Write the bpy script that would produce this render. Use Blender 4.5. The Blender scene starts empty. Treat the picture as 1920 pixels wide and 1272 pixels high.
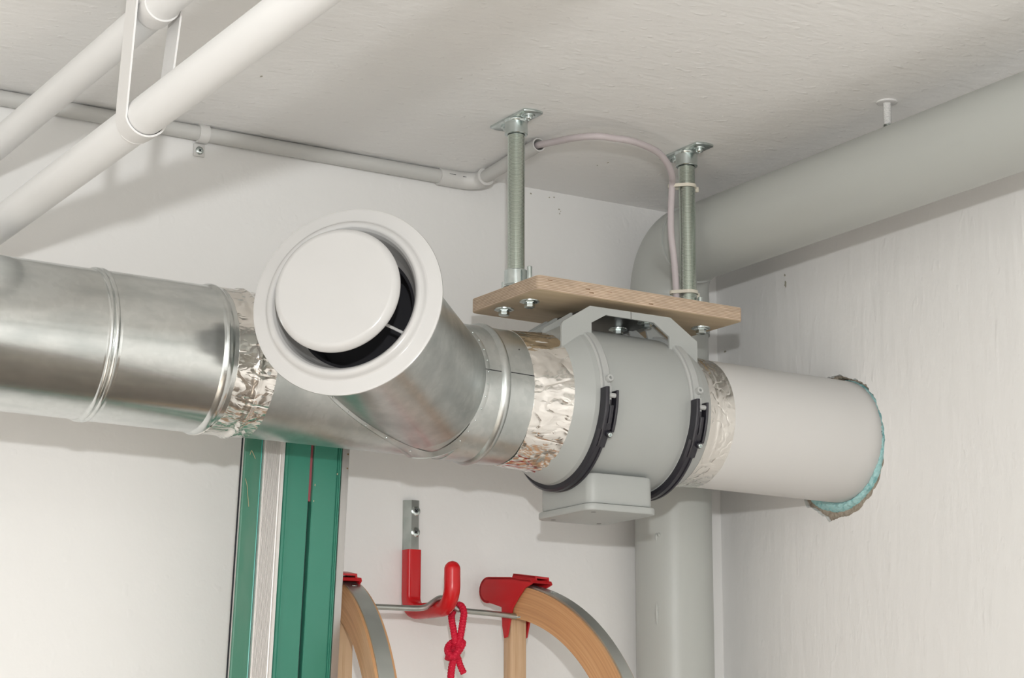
import bpy, bmesh, math, random
from math import sin, cos, pi, radians, sqrt, atan2, asin
from mathutils import Vector as V, Matrix, noise

# ------------------------------------------------------------------ camera, light, exposure
SC = bpy.context.scene
COL = SC.collection
ZO = 1.45                                   # camera height above the floor; all heights below are relative to the camera
YAW, PITCH, ROLL, FPX = 0.548206471, 0.217107684, 0.00249571343, 3762.19692
fw = V((sin(YAW) * cos(PITCH), cos(YAW) * cos(PITCH), sin(PITCH)))
rt = V((cos(YAW), -sin(YAW), 0))
up = rt.cross(fw)
rt, up = cos(ROLL) * rt + sin(ROLL) * up, -sin(ROLL) * rt + cos(ROLL) * up
cd = bpy.data.cameras.new('camera')
cam = bpy.data.objects.new('camera', cd)
COL.objects.link(cam)
cd.sensor_fit = 'HORIZONTAL'
cd.sensor_width = 36
cd.lens = FPX * 36 / 1920
cd.clip_start = 0.02
cam.matrix_world = Matrix(((rt.x, up.x, -fw.x, 0), (rt.y, up.y, -fw.y, 0), (rt.z, up.z, -fw.z, ZO), (0, 0, 0, 1)))
SC.camera = cam

w = bpy.data.worlds.new('world')
SC.world = w
w.use_nodes = True
w.node_tree.nodes['Background'].inputs[0].default_value = (1, 1, 1, 1)
w.node_tree.nodes['Background'].inputs[1].default_value = 0.3
SC.view_settings.view_transform = 'Standard'
SC.view_settings.look = 'None'
SC.view_settings.gamma = 1
SC.view_settings.exposure = -0.28
SC.view_settings.use_curve_mapping = False


def lamp(name, kind, loc, energy, col=(1, 1, 1), aim=None, **kw):
    l = bpy.data.lights.new(name, kind)
    l.energy = energy
    l.color = col
    for k, v in kw.items():
        setattr(l, k, v)
    o = bpy.data.objects.new(name, l)
    COL.objects.link(o)
    o.location = (loc[0], loc[1], loc[2] + ZO)
    if aim is not None:
        o.rotation_euler = V(aim).to_track_quat('-Z', 'Y').to_euler()
    return o


lamp('flash_direct', 'POINT', (0.03, 0.0, 0.28), 70, (0.985, 0.997, 1.0), shadow_soft_size=0.02)
lamp('flash_bounce_room', 'SPOT', (0.3, -0.2, -0.3), 140, (0.985, 0.995, 0.98), aim=(-0.1, -1, -0.3), spot_size=radians(125), spot_blend=0.5, shadow_soft_size=0.03)
lamp('flash_bounce_left', 'SPOT', (-0.3, -0.2, 0.0), 80, (0.985, 0.995, 0.98), aim=(-1, -0.3, -0.1), spot_size=radians(115), spot_blend=0.5, shadow_soft_size=0.03)

lamp('work_lamp', 'SPOT', (-0.75, 0.3, -0.45), 420, (1.0, 0.99, 0.96), aim=(0.0, 0, -1), spot_size=radians(120), spot_blend=0.6, shadow_soft_size=0.06)  # added fill spot out of view, aimed at the floor for upward bounce

# ------------------------------------------------------------------ materials


def mat(name, col, rough=0.5, metal=0.0, spec=0.5, bump=None, vary=None, coat=0.0, sss=0.0):
    """bump / vary: lists of (scale xyz, detail, strength|colour2, distance)"""
    m = bpy.data.materials.new(name)
    m.use_nodes = True
    nt = m.node_tree
    b = nt.nodes['Principled BSDF']
    b.inputs['Base Color'].default_value = (*col, 1)
    b.inputs['Roughness'].default_value = rough
    b.inputs['Metallic'].default_value = metal
    b.inputs['Specular IOR Level'].default_value = spec
    b.inputs['Coat Weight'].default_value = coat
    b.inputs['Coat Roughness'].default_value = 0.08
    tc = nt.nodes.new('ShaderNodeTexCoord')

    def noi(scale, detail, kind='N', rgh=0.5):
        mp = nt.nodes.new('ShaderNodeMapping')
        mp.inputs['Scale'].default_value = scale
        nt.links.new(tc.outputs['Object'], mp.inputs['Vector'])
        if kind in 'NR':
            n = nt.nodes.new('ShaderNodeTexNoise')
            n.inputs['Scale'].default_value = 1
            n.inputs['Detail'].default_value = detail
            n.inputs['Roughness'].default_value = rgh
            out = n.outputs['Fac']
            if kind == 'R':                  # sharp creases where the noise crosses its mean
                for op, v_ in (('SUBTRACT', 0.5), ('ABSOLUTE', 0), ('MINIMUM', 0.055)):
                    q_ = nt.nodes.new('ShaderNodeMath')
                    q_.operation = op
                    nt.links.new(out, q_.inputs[0])
                    q_.inputs[1].default_value = v_
                    out = q_.outputs[0]
        else:
            n = nt.nodes.new('ShaderNodeTexVoronoi')
            n.inputs['Scale'].default_value = 1
            if kind == 'E':
                n.feature = 'DISTANCE_TO_EDGE'
                out = n.outputs['Distance']
            elif kind == 'F':
                out = n.outputs['Distance']
            else:
                out = n.outputs['Color']
        nt.links.new(mp.outputs['Vector'], n.inputs['Vector'])
        return out
    last = None
    for (scale, detail, strength, dist, *rest) in (bump or []):
        out = noi(scale, detail, rest[0] if rest else 'N')
        if len(rest) > 1:
            r = nt.nodes.new('ShaderNodeMapRange')
            r.inputs['From Min'].default_value, r.inputs['From Max'].default_value = rest[1]
            nt.links.new(out, r.inputs['Value'])
            out = r.outputs['Result']
        bp = nt.nodes.new('ShaderNodeBump')
        bp.inputs['Strength'].default_value = strength
        bp.inputs['Distance'].default_value = dist
        nt.links.new(out, bp.inputs['Height'])
        if last is not None:
            nt.links.new(last, bp.inputs['Normal'])
        last = bp.outputs['Normal']
    if last is not None:
        nt.links.new(last, b.inputs['Normal'])
    prev = None
    for (scale, detail, col2, lo, hi, *rest) in (vary or []):
        out = noi(scale, detail, rest[0] if rest else 'N')
        r = nt.nodes.new('ShaderNodeMapRange')
        r.inputs['From Min'].default_value = lo
        r.inputs['From Max'].default_value = hi
        nt.links.new(out, r.inputs['Value'])
        mx = nt.nodes.new('ShaderNodeMix')
        mx.data_type = 'RGBA'
        nt.links.new(r.outputs['Result'], mx.inputs['Factor'])
        if prev is None:
            mx.inputs['A'].default_value = (*col, 1)
        else:
            nt.links.new(prev, mx.inputs['A'])
        mx.inputs['B'].default_value = (*col2, 1)
        prev = mx.outputs['Result']
    if prev is not None:
        nt.links.new(prev, b.inputs['Base Color'])
    return m


WALLC = (0.85, 0.843, 0.828)
M = {}
M['ceil'] = mat('ceiling_paint', (0.90, 0.893, 0.878), 0.55, spec=0.35,
                bump=[((48, 130, 1), 5, 0.3, 0.003), ((14, 26, 1), 3, 0.3, 0.005), ((75, 95, 1), 1, 0.5, 0.0012, 'N', (0.65, 0.82))])
M['wallb'] = mat('back_wall_paint', WALLC, 0.6, spec=0.3,
                 bump=[((45, 1, 38), 4, 0.32, 0.0025), ((10, 1, 6), 2, 0.25, 0.005), ((60, 1, 50), 1, 0.4, 0.0012, 'N', (0.68, 0.85))])
M['wallr'] = mat('right_wall_paint', WALLC, 0.55, spec=0.35,
                 bump=[((1, 90, 22), 5, 0.32, 0.003), ((1, 24, 9), 3, 0.26, 0.005), ((1, 100, 55), 1, 0.45, 0.0010, 'N', (0.65, 0.88))])
M['wall'] = mat('wall_paint', WALLC, 0.7)
M['floor'] = mat('floor_concrete', (0.17, 0.14, 0.115), 0.7, vary=[((3, 3, 3), 4, (0.24, 0.21, 0.175), 0.4, 0.65)])
M['whitepipe'] = mat('white_gloss_paint', (0.78, 0.783, 0.78), 0.42, bump=[((60, 14, 60), 2, 0.12, 0.002)])
M['strap'] = mat('white_strap_paint', (0.72, 0.715, 0.705), 0.5, bump=[((150, 150, 60), 3, 0.25, 0.001)])
M['drain'] = mat('grey_drain_plastic', (0.46, 0.475, 0.452), 0.38, spec=0.4, bump=[((30, 30, 30), 2, 0.05, 0.002)])
M['conduit'] = mat('grey_conduit_plastic', (0.57, 0.565, 0.545), 0.45, spec=0.4)
M['clip'] = mat('pale_clip_plastic', (0.66, 0.65, 0.63), 0.45)
M['cable'] = mat('grey_cable_sheath', (0.53, 0.475, 0.485), 0.5, spec=0.35)
M['tie'] = mat('cream_nylon', (0.68, 0.64, 0.54), 0.35)
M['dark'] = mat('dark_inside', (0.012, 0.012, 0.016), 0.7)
M['zinc'] = mat('zinc_plated_steel', (0.66, 0.72, 0.71), 0.24, 1.0, vary=[((90, 90, 90), 3, (0.5, 0.56, 0.55), 0.35, 0.75)])
M['thread'] = mat('zinc_thread', (0.66, 0.71, 0.66), 0.16, 1.0)
M['steel'] = mat('dull_steel', (0.50, 0.52, 0.50), 0.38, 1.0, vary=[((40, 40, 40), 3, (0.36, 0.38, 0.36), 0.35, 0.7)])
M['strip'] = mat('galvanised_strip', (0.56, 0.585, 0.565), 0.42, 1.0, vary=[((30, 30, 30), 2, (0.50, 0.52, 0.505), 0.4, 0.7)])
M['galv'] = mat('galvanised_sheet', (0.68, 0.70, 0.69), 0.19, 1.0,
                bump=[((60, 260, 260), 3, 0.05, 0.0008), ((9, 16, 16), 2, 0.10, 0.002)],
                vary=[((160, 160, 160), 1, (0.645, 0.665, 0.655), 0.3, 0.8, 'C'), ((16, 45, 45), 4, (0.52, 0.55, 0.545), 0.45, 0.75)])
M['galvd'] = mat('galvanised_sheet_dull', (0.60, 0.62, 0.61), 0.33, 1.0,
                 bump=[((60, 60, 60), 3, 0.06, 0.001)],
                 vary=[((160, 160, 160), 1, (0.55, 0.575, 0.565), 0.3, 0.8, 'C'), ((25, 25, 25), 4, (0.44, 0.47, 0.465), 0.42, 0.72)])
M['foil'] = mat('aluminium_foil_tape', (0.86, 0.83, 0.79), 0.16, 1.0,
                bump=[((20, 40, 40), 1.5, 1.0, 0.012, 'R'), ((50, 100, 100), 1.5, 0.5, 0.004, 'R'), ((22, 36, 36), 2, 0.8, 0.006)])
M['foild'] = mat('aluminium_foil_tape_matt', (0.78, 0.755, 0.715), 0.2, 1.0,
                 bump=[((55, 55, 55), 1.0, 1.0, 0.007, 'R'), ((110, 110, 110), 1, 0.5, 0.002, 'R'), ((30, 40, 40), 2, 0.5, 0.003)])
M['valve'] = mat('white_gloss_enamel', (0.60, 0.596, 0.588), 0.16, spec=0.5, coat=0.0)
M['fan'] = mat('grey_abs_plastic', (0.40, 0.415, 0.403), 0.42, spec=0.4, bump=[((400, 400, 400), 1, 0.04, 0.0005)])
M['fanpale'] = mat('pale_grey_plastic', (0.46, 0.47, 0.46), 0.4, spec=0.4)
M['black'] = mat('black_plastic', (0.018, 0.017, 0.024), 0.3, spec=0.5)
M['darkmetal'] = mat('dark_bracket_steel', (0.16, 0.16, 0.155), 0.4, 1.0)
M['pvc'] = mat('cream_white_pvc', (0.66, 0.65, 0.635), 0.42, spec=0.4)
M['foam'] = mat('turquoise_foam', (0.42, 0.68, 0.68), 0.9, spec=0.1, vary=[((160, 160, 160), 3, (0.25, 0.54, 0.56), 0.5, 0.7)], bump=[((300, 300, 300), 3, 0.8, 0.002)])
M['mortar'] = mat('bare_mortar', (0.44, 0.38, 0.31), 0.95, spec=0.1, vary=[((200, 200, 200), 4, (0.32, 0.27, 0.21), 0.4, 0.65)], bump=[((350, 350, 350), 3, 0.9, 0.002)])
M['chip'] = mat('flaked_paint_spot', (0.38, 0.36, 0.29), 0.9)
M['green'] = mat('green_enamel', (0.035, 0.21, 0.145), 0.36, spec=0.5, vary=[((12, 12, 5), 3, (0.05, 0.235, 0.165), 0.4, 0.7)], bump=[((200, 200, 40), 2, 0.05, 0.0006)])
M['greend'] = mat('green_enamel_worn', (0.06, 0.20, 0.135), 0.42, spec=0.4, vary=[((40, 40, 9), 4, (0.10, 0.22, 0.16), 0.45, 0.75)])
M['alu'] = mat('mill_aluminium', (0.52, 0.505, 0.495), 0.36, 1.0, vary=[((80, 80, 3), 3, (0.44, 0.43, 0.42), 0.4, 0.7)])
M['ribalu'] = mat('ribbed_aluminium', (0.72, 0.70, 0.68), 0.45, 0.55)
M['redstrip'] = mat('faded_red_strip', (0.42, 0.10, 0.12), 0.6)
M['red'] = mat('red_vinyl', (0.56, 0.008, 0.012), 0.25, spec=0.45)
M['redcap'] = mat('red_plastic', (0.47, 0.014, 0.018), 0.4, spec=0.4)
M['rope'] = mat('red_cord', (0.58, 0.006, 0.035), 0.65, spec=0.3, vary=[((900, 900, 900), 2, (0.80, 0.10, 0.15), 0.58, 0.72)])
M['plyface'] = mat('birch_face', (0.52, 0.42, 0.29), 0.55, spec=0.3, vary=[((8, 90, 20), 4, (0.45, 0.355, 0.235), 0.4, 0.7), ((5, 9, 5), 2, (0.55, 0.43, 0.29), 0.5, 0.7)])


def wood(name, c1, c2, c3, axis_scale, rough=0.42):
    m = mat(name, c1, rough, spec=0.4, vary=[(axis_scale, 4, c2, 0.35, 0.65), (tuple(s * 3.1 for s in axis_scale), 3, c3, 0.5, 0.75)])
    return m


M['slat'] = wood('pale_ash_wood', (0.62, 0.43, 0.27), (0.54, 0.355, 0.21), (0.48, 0.30, 0.17), (160, 160, 5))


def banded(name, axis, cols, nb, rough=0.55, wob=0.0006, sharp=0.06, var=None):
    """stripes across one object axis (plies of a board, growth rings of a bent runner)"""
    m = bpy.data.materials.new(name)
    m.use_nodes = True
    nt = m.node_tree
    b = nt.nodes['Principled BSDF']
    b.inputs['Roughness'].default_value = rough
    b.inputs['Specular IOR Level'].default_value = 0.3
    tc = nt.nodes.new('ShaderNodeTexCoord')
    sp = nt.nodes.new('ShaderNodeSeparateXYZ')
    nt.links.new(tc.outputs['Object'], sp.inputs[0])
    mp = nt.nodes.new('ShaderNodeMapping')
    mp.inputs['Scale'].default_value = (45, 45, 220)
    nt.links.new(tc.outputs['Object'], mp.inputs[0])
    n = nt.nodes.new('ShaderNodeTexNoise')
    n.inputs['Scale'].default_value = 1
    n.inputs['Detail'].default_value = 4
    nt.links.new(mp.outputs[0], n.inputs['Vector'])
    a = nt.nodes.new('ShaderNodeMath')
    a.operation = 'MULTIPLY_ADD'
    nt.links.new(n.outputs['Fac'], a.inputs[0])
    a.inputs[1].default_value = wob
    nt.links.new(sp.outputs[axis], a.inputs[2])
    s = nt.nodes.new('ShaderNodeMath')
    s.operation = 'MULTIPLY'
    nt.links.new(a.outputs[0], s.inputs[0])
    s.inputs[1].default_value = nb
    f = nt.nodes.new('ShaderNodeMath')
    f.operation = 'FRACT'
    nt.links.new(s.outputs[0], f.inputs[0])
    cr = nt.nodes.new('ShaderNodeValToRGB')
    cr.color_ramp.elements[0].color = (*cols[0], 1)
    cr.color_ramp.elements[1].color = (*cols[0], 1)
    cr.color_ramp.elements[0].position = 0
    cr.color_ramp.elements[1].position = 1
    k = len(cols)
    for i, c in enumerate(cols):
        for q in (i / k + sharp / k, (i + 1) / k - sharp / k):
            e = cr.color_ramp.elements.new(q)
            e.color = (*c, 1)
    nt.links.new(f.outputs[0], cr.inputs[0])
    mx = nt.nodes.new('ShaderNodeMix')
    mx.data_type = 'RGBA'
    mx.blend_type = 'MULTIPLY'
    mx.inputs['Factor'].default_value = 0.5
    nt.links.new(cr.outputs[0], mx.inputs['A'])
    r = nt.nodes.new('ShaderNodeMapRange')
    r.inputs['From Min'].default_value = 0.3
    r.inputs['From Max'].default_value = 0.7
    r.inputs['To Min'].default_value = 0.7
    r.inputs['To Max'].default_value = 1.15
    nt.links.new(n.outputs['Fac'], r.inputs['Value'])
    nt.links.new(r.outputs['Result'], mx.inputs['B'])
    nt.links.new(mx.outputs['Result'], b.inputs['Base Color'])
    return m


M['plyedge'] = banded('birch_ply_edge', 2, [(0.60, 0.47, 0.355), (0.42, 0.305, 0.21), (0.66, 0.53, 0.41), (0.38, 0.265, 0.18)], 1 / 0.0038, 0.65, sharp=0.25)

# ------------------------------------------------------------------ mesh helpers (vertices in camera-height coordinates)


def rnd_name(n):
    return n


def link(name, verts, faces, m, parent=None, origin=(0, 0, 0), smooth=40, kind=None):
    """ONE mesh object; verts are scene coordinates, stored relative to the thing's base."""
    if parent is not None:
        origin = parent['_o']
    o3 = V(origin)
    me = bpy.data.meshes.new(name)
    me.from_pydata([tuple(V(v) - o3) for v in verts], [], faces)
    bm = bmesh.new()
    bm.from_mesh(me)
    bmesh.ops.remove_doubles(bm, verts=bm.verts, dist=1e-6)
    if name != 'wall_right':
        bmesh.ops.recalc_face_normals(bm, faces=bm.faces)
    bm.to_mesh(me)
    bm.free()
    ms = m if isinstance(m, (list, tuple)) else [m]
    for x in ms:
        me.materials.append(x)
    if smooth:
        for p in me.polygons:
            p.use_smooth = True
        me.set_sharp_from_angle(angle=radians(smooth))
    o = bpy.data.objects.new(name, me)
    COL.objects.link(o)
    if parent is not None:
        o.parent = parent
        o['_o'] = list(origin)
    else:
        o.location = (o3.x, o3.y, o3.z + ZO)
        o['_o'] = list(o3)
    if kind:
        o['kind'] = kind
    return o


def thing(name, label, cat, loc, group=None):
    o = bpy.data.objects.new(name, None)
    COL.objects.link(o)
    o.empty_display_size = 0.03
    o.location = (loc[0], loc[1], loc[2] + ZO)
    o['_o'] = list(loc)
    o['label'] = label
    o['category'] = cat
    if group:
        o['group'] = group
    return o


def tag(o, label, cat, group=None):
    o['label'] = label
    o['category'] = cat
    if group:
        o['group'] = group
    return o


def frame(ax):
    ax = V(ax).normalized()
    e2 = V((0, 0, 1)) - ax * ax.z
    if e2.length < 1e-3:
        e1 = V((0, -1, 0))
        e1 = (e1 - ax * ax.dot(e1)).normalized()
        return ax, e1, ax.cross(e1).normalized()
    e2.normalize()
    e1 = e2.cross(ax).normalized()
    if e1.y > 0:
        e1 = -e1
    return ax, e1, e2


def lathe(profile, org, ax, seg=64, a0=0.0, a1=2 * pi, wob=None, closed=False):
    """profile: (distance along axis, radius). angle 0 faces the viewer (-Y), 90 degrees is up."""
    ax, e1, e2 = frame(ax)
    org = V(org)
    if len(profile) > 2 and seg > 20 and not closed:     # support loops keep long flats flat under smooth shading
        q = [profile[0]]
        for a_, b_ in zip(profile, profile[1:]):
            L_ = sqrt((b_[0] - a_[0]) ** 2 + (b_[1] - a_[1]) ** 2)
            if L_ > .003:
                for u in (.0003 / L_, 1 - .0003 / L_):
                    q.append((a_[0] + (b_[0] - a_[0]) * u, a_[1] + (b_[1] - a_[1]) * u))
            q.append(b_)
        profile = q
    full = abs(a1 - a0 - 2 * pi) < 1e-6
    n = seg if full else seg + 1
    vs, fs = [], []
    for k in range(n):
        t = a0 + (a1 - a0) * k / seg
        d = e1 * cos(t) + e2 * sin(t)
        for (s, r) in profile:
            rr = r + (wob(s, t) if wob else 0)
            vs.append(org + ax * s + d * rr)
    m = len(profile)
    for k in range(seg):
        k2 = (k + 1) % n
        for i in range(m - 1 if not closed else m):
            j = (i + 1) % m
            fs.append((k * m + i, k * m + j, k2 * m + j, k2 * m + i))
    if closed and not full:
        fs.append(tuple(range(m)))
        fs.append(tuple(reversed(range((n - 1) * m, n * m))))
    return vs, fs


def disc(c, ax, r, seg=48, r0=0.0):
    return lathe([(0, max(r0, 1e-5)), (0, r)], c, ax, seg)


def merge(*parts):
    vs, fs = [], []
    for (a, b) in parts:
        o = len(vs)
        vs += list(a)
        fs += [tuple(i + o for i in f) for f in b]
    return vs, fs


def crom(pts, n=8, closed=False):
    P = [V(p) for p in pts]
    out = []
    L = len(P)
    for i in range(L if closed else L - 1):
        if closed:
            a, b, c, d = P[(i - 1) % L], P[i], P[(i + 1) % L], P[(i + 2) % L]
        else:
            b, c = P[i], P[i + 1]
            a = P[i - 1] if i else b * 2 - c
            d = P[i + 2] if i + 2 < L else c * 2 - b
        for k in range(n):
            t = k / n
            out.append(0.5 * (2 * b + (c - a) * t + (2 * a - 5 * b + 4 * c - d) * t * t + (3 * b - a - 3 * c + d) * t ** 3))
    if not closed:
        out.append(P[-1])
    return out


def tube(path, r, seg=16, caps=True, closed=False, rad=None, ref=None, sec=None):
    """sweep a circle (or section sec: list of (u,v)) along path, parallel transport."""
    P = [V(p) for p in path]
    n = len(P)
    T = []
    for i in range(n):
        if closed:
            t = P[(i + 1) % n] - P[(i - 1) % n]
        else:
            t = P[min(i + 1, n - 1)] - P[max(i - 1, 0)]
        T.append(t.normalized())
    u = V(ref) if ref is not None else (V((0, 0, 1)) if abs(T[0].z) < 0.9 else V((1, 0, 0)))
    u = (u - T[0] * T[0].dot(u)).normalized()
    vs, fs = [], []
    s = 0
    m = len(sec) if sec else seg
    for i in range(n):
        if i:
            u = (u - T[i] * T[i].dot(u))
            u = u.normalized()
            s += (P[i] - P[i - 1]).length
        v = T[i].cross(u)
        for k in range(m):
            if sec:
                vs.append(P[i] + u * sec[k][0] + v * sec[k][1])
            else:
                a = 2 * pi * k / seg
                rr = r if rad is None else rad(s, a, i / (n - 1))
                vs.append(P[i] + (u * cos(a) + v * sin(a)) * rr)
    for i in range(n if closed else n - 1):
        j = (i + 1) % n
        for k in range(m):
            k2 = (k + 1) % m
            fs.append((i * m + k, i * m + k2, j * m + k2, j * m + k))
    if caps and not closed:
        fs.append(tuple(reversed(range(m))))
        fs.append(tuple(range((n - 1) * m, n * m)))
    return vs, fs


def box(lo, hi, bev=0.0, seg=2, mtx=None):
    bm = bmesh.new()
    bmesh.ops.create_cube(bm, size=1)
    lo, hi = V(lo), V(hi)
    for v in bm.verts:
        v.co = V((lo.x + (v.co.x + .5) * (hi.x - lo.x), lo.y + (v.co.y + .5) * (hi.y - lo.y), lo.z + (v.co.z + .5) * (hi.z - lo.z)))
    if bev:
        bmesh.ops.bevel(bm, geom=bm.edges[:], offset=bev, segments=seg, affect='EDGES', profile=0.5)
    if mtx is not None:
        for v in bm.verts:
            v.co = mtx @ v.co
    bm.verts.ensure_lookup_table()
    bm.verts.index_update()
    vs = [v.co.copy() for v in bm.verts]
    fs = [tuple(v.index for v in f.verts) for f in bm.faces]
    bm.free()
    return vs, fs


def prism(poly, n, depth, bev=0.0):
    """poly: 3-D points of a planar outline; extruded by depth along n; edges bevelled."""
    bm = bmesh.new()
    n = V(n).normalized()
    a = [bm.verts.new(V(p)) for p in poly]
    b = [bm.verts.new(V(p) + n * depth) for p in poly]
    bm.faces.new(a)
    bm.faces.new(list(reversed(b)))
    k = len(a)
    for i in range(k):
        j = (i + 1) % k
        bm.faces.new((a[i], b[i], b[j], a[j]))
    bmesh.ops.recalc_face_normals(bm, faces=bm.faces)
    if bev:
        ring = [e for e in bm.edges if len(e.link_faces) == 2 and len(e.link_faces[0].verts) != len(e.link_faces[1].verts) or (len(e.link_faces) == 2 and e.calc_face_angle(0) > 1.0)]
        bmesh.ops.bevel(bm, geom=ring, offset=bev, segments=2, affect='EDGES', profile=0.5, clamp_overlap=True)
    bm.verts.ensure_lookup_table()
    bm.verts.index_update()
    vs = [v.co.copy() for v in bm.verts]
    fs = [tuple(v.index for v in f.verts) for f in bm.faces]
    bm.free()
    return vs, fs


def rrect(cx, cy, hx, hy, r, seg=5):
    pts = []
    for (sx, sy, a0) in ((1, 1, 0), (-1, 1, 90), (-1, -1, 180), (1, -1, 270)):
        for k in range(seg + 1):
            a = radians(a0 + 90 * k / seg)
            pts.append((cx + sx * (hx - r) + r * cos(a), cy + sy * (hy - r) + r * sin(a)))
    return pts


def hexhead(c, ax, r, h, dish=True):
    prof = [(0, r), (h * 0.82, r), (h, r * 0.86), (h, 1e-5)]
    return lathe(prof, c, ax, 6)


def panhead(c, ax, r, h, parent, m, name='screw', recess=True):
    """pan-head screw with a cross slot, looking along ax"""
    prof = [(0, r * 0.6), (0, r), (h * 0.35, r), (h * 0.75, r * 0.82), (h, r * 0.45), (h * 0.98, r * 0.2), (h * 0.35, r * 0.12), (h * 0.3, 1e-5)]
    p = lathe(prof, c, ax, 20)
    s = link(name, *p, m, parent)
    if recess:
        a, e1, e2 = frame(ax)
        c = V(c)
        parts = []
        for d in (e1 + e2, e1 - e2):
            d = d.normalized()
            q = a.cross(d)
            L, w_ = r * 0.42, r * 0.09
            pts = [c + a * (h * 1.0) + d * (L * x) + q * (w_ * y) for x, y in ((-1, -1), (1, -1), (1, 1), (-1, 1))]
            parts.append(prism(pts, a, 0.00015))
        if len(s.name) and s.parent is not None and s.parent.parent is None:
            link('cross_slot', *merge(*parts), M['dark'], s)
    return s


# ------------------------------------------------------------------ room
XR, YB, ZC, ZF = 1.713, 2.2415, 0.795, -1.45
XL, YF, XR2 = -1.6, -2.2, 1.785


def struct(name, vs, fs, m, label=None, smooth=0):
    o = link(name, vs, fs, m, smooth=smooth, kind='structure')
    if label:
        o['label'] = label
    return o


struct('floor', *box((XL - .1, YF - .1, ZF - .1), (XR2 + .2, YB + .1, ZF)), M['floor'])
ceiling = struct('ceiling', *box((XL - .1, YF - .1, ZC), (XR2 + .2, YB + .1, ZC + .1)), M['ceil'])
wall_back = struct('wall_back', *box((XL - .1, YB, ZF), (XR2 + .2, YB + .1, ZC)), M['wallb'])
struct('wall_left', *box((XL - .1, YF, ZF), (XL, YB, ZC)), M['wall'])
struct('wall_front', *box((XL - .1, YF - .1, ZF), (XR2 + .2, YF, ZC)), M['wall'])

# right wall: flat plaster with a hacked-out hole, bending away near the camera
PY, PZ = 1.985, 0.4345                      # pipe centre in the right wall
hole_px = [(2.0106, .5208), (1.995, .5231), (1.9811, .5222), (1.9634, .5156), (1.9409, .5069), (1.9279, .4984), (1.9173, .4862),
           (1.9063, .465), (1.9004, .4441), (1.8973, .4272), (1.8994, .4076), (1.9034, .3904), (1.9123, .3731), (1.9284, .3566),
           (1.9425, .3473), (1.9547, .3404), (1.9663, .3362), (1.983, .336), (1.9989, .3342), (2.0118, .3307), (2.0167, .3403),
           (2.0325, .3477), (2.0398, .3528), (2.0538, .3572), (2.0569, .3618)]
foam_px = [(1.998, .515), (1.98, .5155), (1.9659, .5125), (1.9533, .5083), (1.9401, .5018), (1.9205, .4832), (1.9096, .4607), (1.9029, .4355), (1.9026, .4218), (1.9067, .4018),
           (1.9161, .3777), (1.9394, .3586), (1.9616, .3467), (1.9901, .3402), (2.0144, .3436), (2.0356, .3502), (2.0483, .358)]


def polar(pts):
    """radius as a function of the angle round the pipe (0 towards the camera, 90 up); a plain circle where unseen"""
    A = sorted((atan2(z - PZ, PY - y) % (2 * pi), sqrt((y - PY) ** 2 + (z - PZ) ** 2)) for y, z in pts)

    def f(t):
        t %= 2 * pi
        for i in range(len(A)):
            a, b = A[i], A[(i + 1) % len(A)]
            d = (b[0] - a[0]) % (2 * pi)
            u = (t - a[0]) % (2 * pi)
            if u <= d:
                return a[1] + (b[1] - a[1]) * u / d
        return A[0][1]
    return f


hole_r, foam_r = polar(hole_px), polar(foam_px)
random.seed(5)
NH = 216
jag = [.0022 * noise.noise(V((7 * cos(2 * pi * k / NH), 7 * sin(2 * pi * k / NH), 3))) + .0016 * noise.noise(V((19 * cos(2 * pi * k / NH), 19 * sin(2 * pi * k / NH), 8))) + random.uniform(-.0006, .0006) for k in range(NH)]
hole, inner, sq = [], [], []
y0, y1, z0, z1 = 1.86, 2.12, .30, .56
for k in range(NH):
    t = 2 * pi * k / NH
    r = hole_r(t) + jag[k]
    hole.append(V((XR, PY - r * cos(t), PZ + r * sin(t))))
    inner.append(V((XR + 0.03, PY - (r - .001) * cos(t), PZ + (r - .001) * sin(t))))
    dy, dz = -cos(t), sin(t)
    s = min(((y1 - PY) if dy > 0 else (y0 - PY)) / dy if abs(dy) > 1e-6 else 9, ((z1 - PZ) if dz > 0 else (z0 - PZ)) / dz if abs(dz) > 1e-6 else 9)
    sq.append(V((XR, PY + s * dy, PZ + s * dz)))
vs = hole + inner + sq
fs = []
for k in range(NH):
    j = (k + 1) % NH
    fs.append((k, j, 2 * NH + j, 2 * NH + k))
    fs.append((k, NH + k, NH + j, j))


def quad(a, b, c, d):
    o = len(vs)
    vs.extend([V(a), V(b), V(c), V(d)])
    fs.append((o, o + 1, o + 2, o + 3))


for (a, b, c, d) in ((1.66, y0, ZF, ZC), (y1, YB, ZF, ZC), (y0, y1, ZF, z0), (y0, y1, z1, ZC)):
    quad((XR, a, c), (XR, b, c), (XR, b, d), (XR, a, d))
# corner fill of the square patch
crn = {(y0, z0), (y0, z1), (y1, z0), (y1, z1)}
for (cy, cz) in crn:
    near = sorted(range(NH), key=lambda k: (sq[k].y - cy) ** 2 + (sq[k].z - cz) ** 2)[:2]
    o = len(vs)
    vs.extend([sq[near[0]], sq[near[1]], V((XR, cy, cz))])
    fs.append((o, o + 1, o + 2))
prev = (XR, 1.66)
for k in range(1, 13):
    d = 0.015 * k
    x = XR + min(2.6 * d * d, XR2 - XR)
    quad((prev[0], prev[1], ZF), (x, 1.66 - d, ZF), (x, 1.66 - d, ZC), (prev[0], prev[1], ZC))
    prev = (x, 1.66 - d)
quad((prev[0], prev[1], ZF), (XR2, YF, ZF), (XR2, YF, ZC), (prev[0], prev[1], ZC))
def facing_left(f):
    a, b, c = (V(vs[f[i]]) for i in range(3))
    n_ = (b - a).cross(c - a)
    return tuple(reversed(f)) if n_.x > 1e-12 else f


fs = [facing_left(f) for f in fs]
wall_right = struct('wall_right', vs, fs, M['wallr'], smooth=0)
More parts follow.
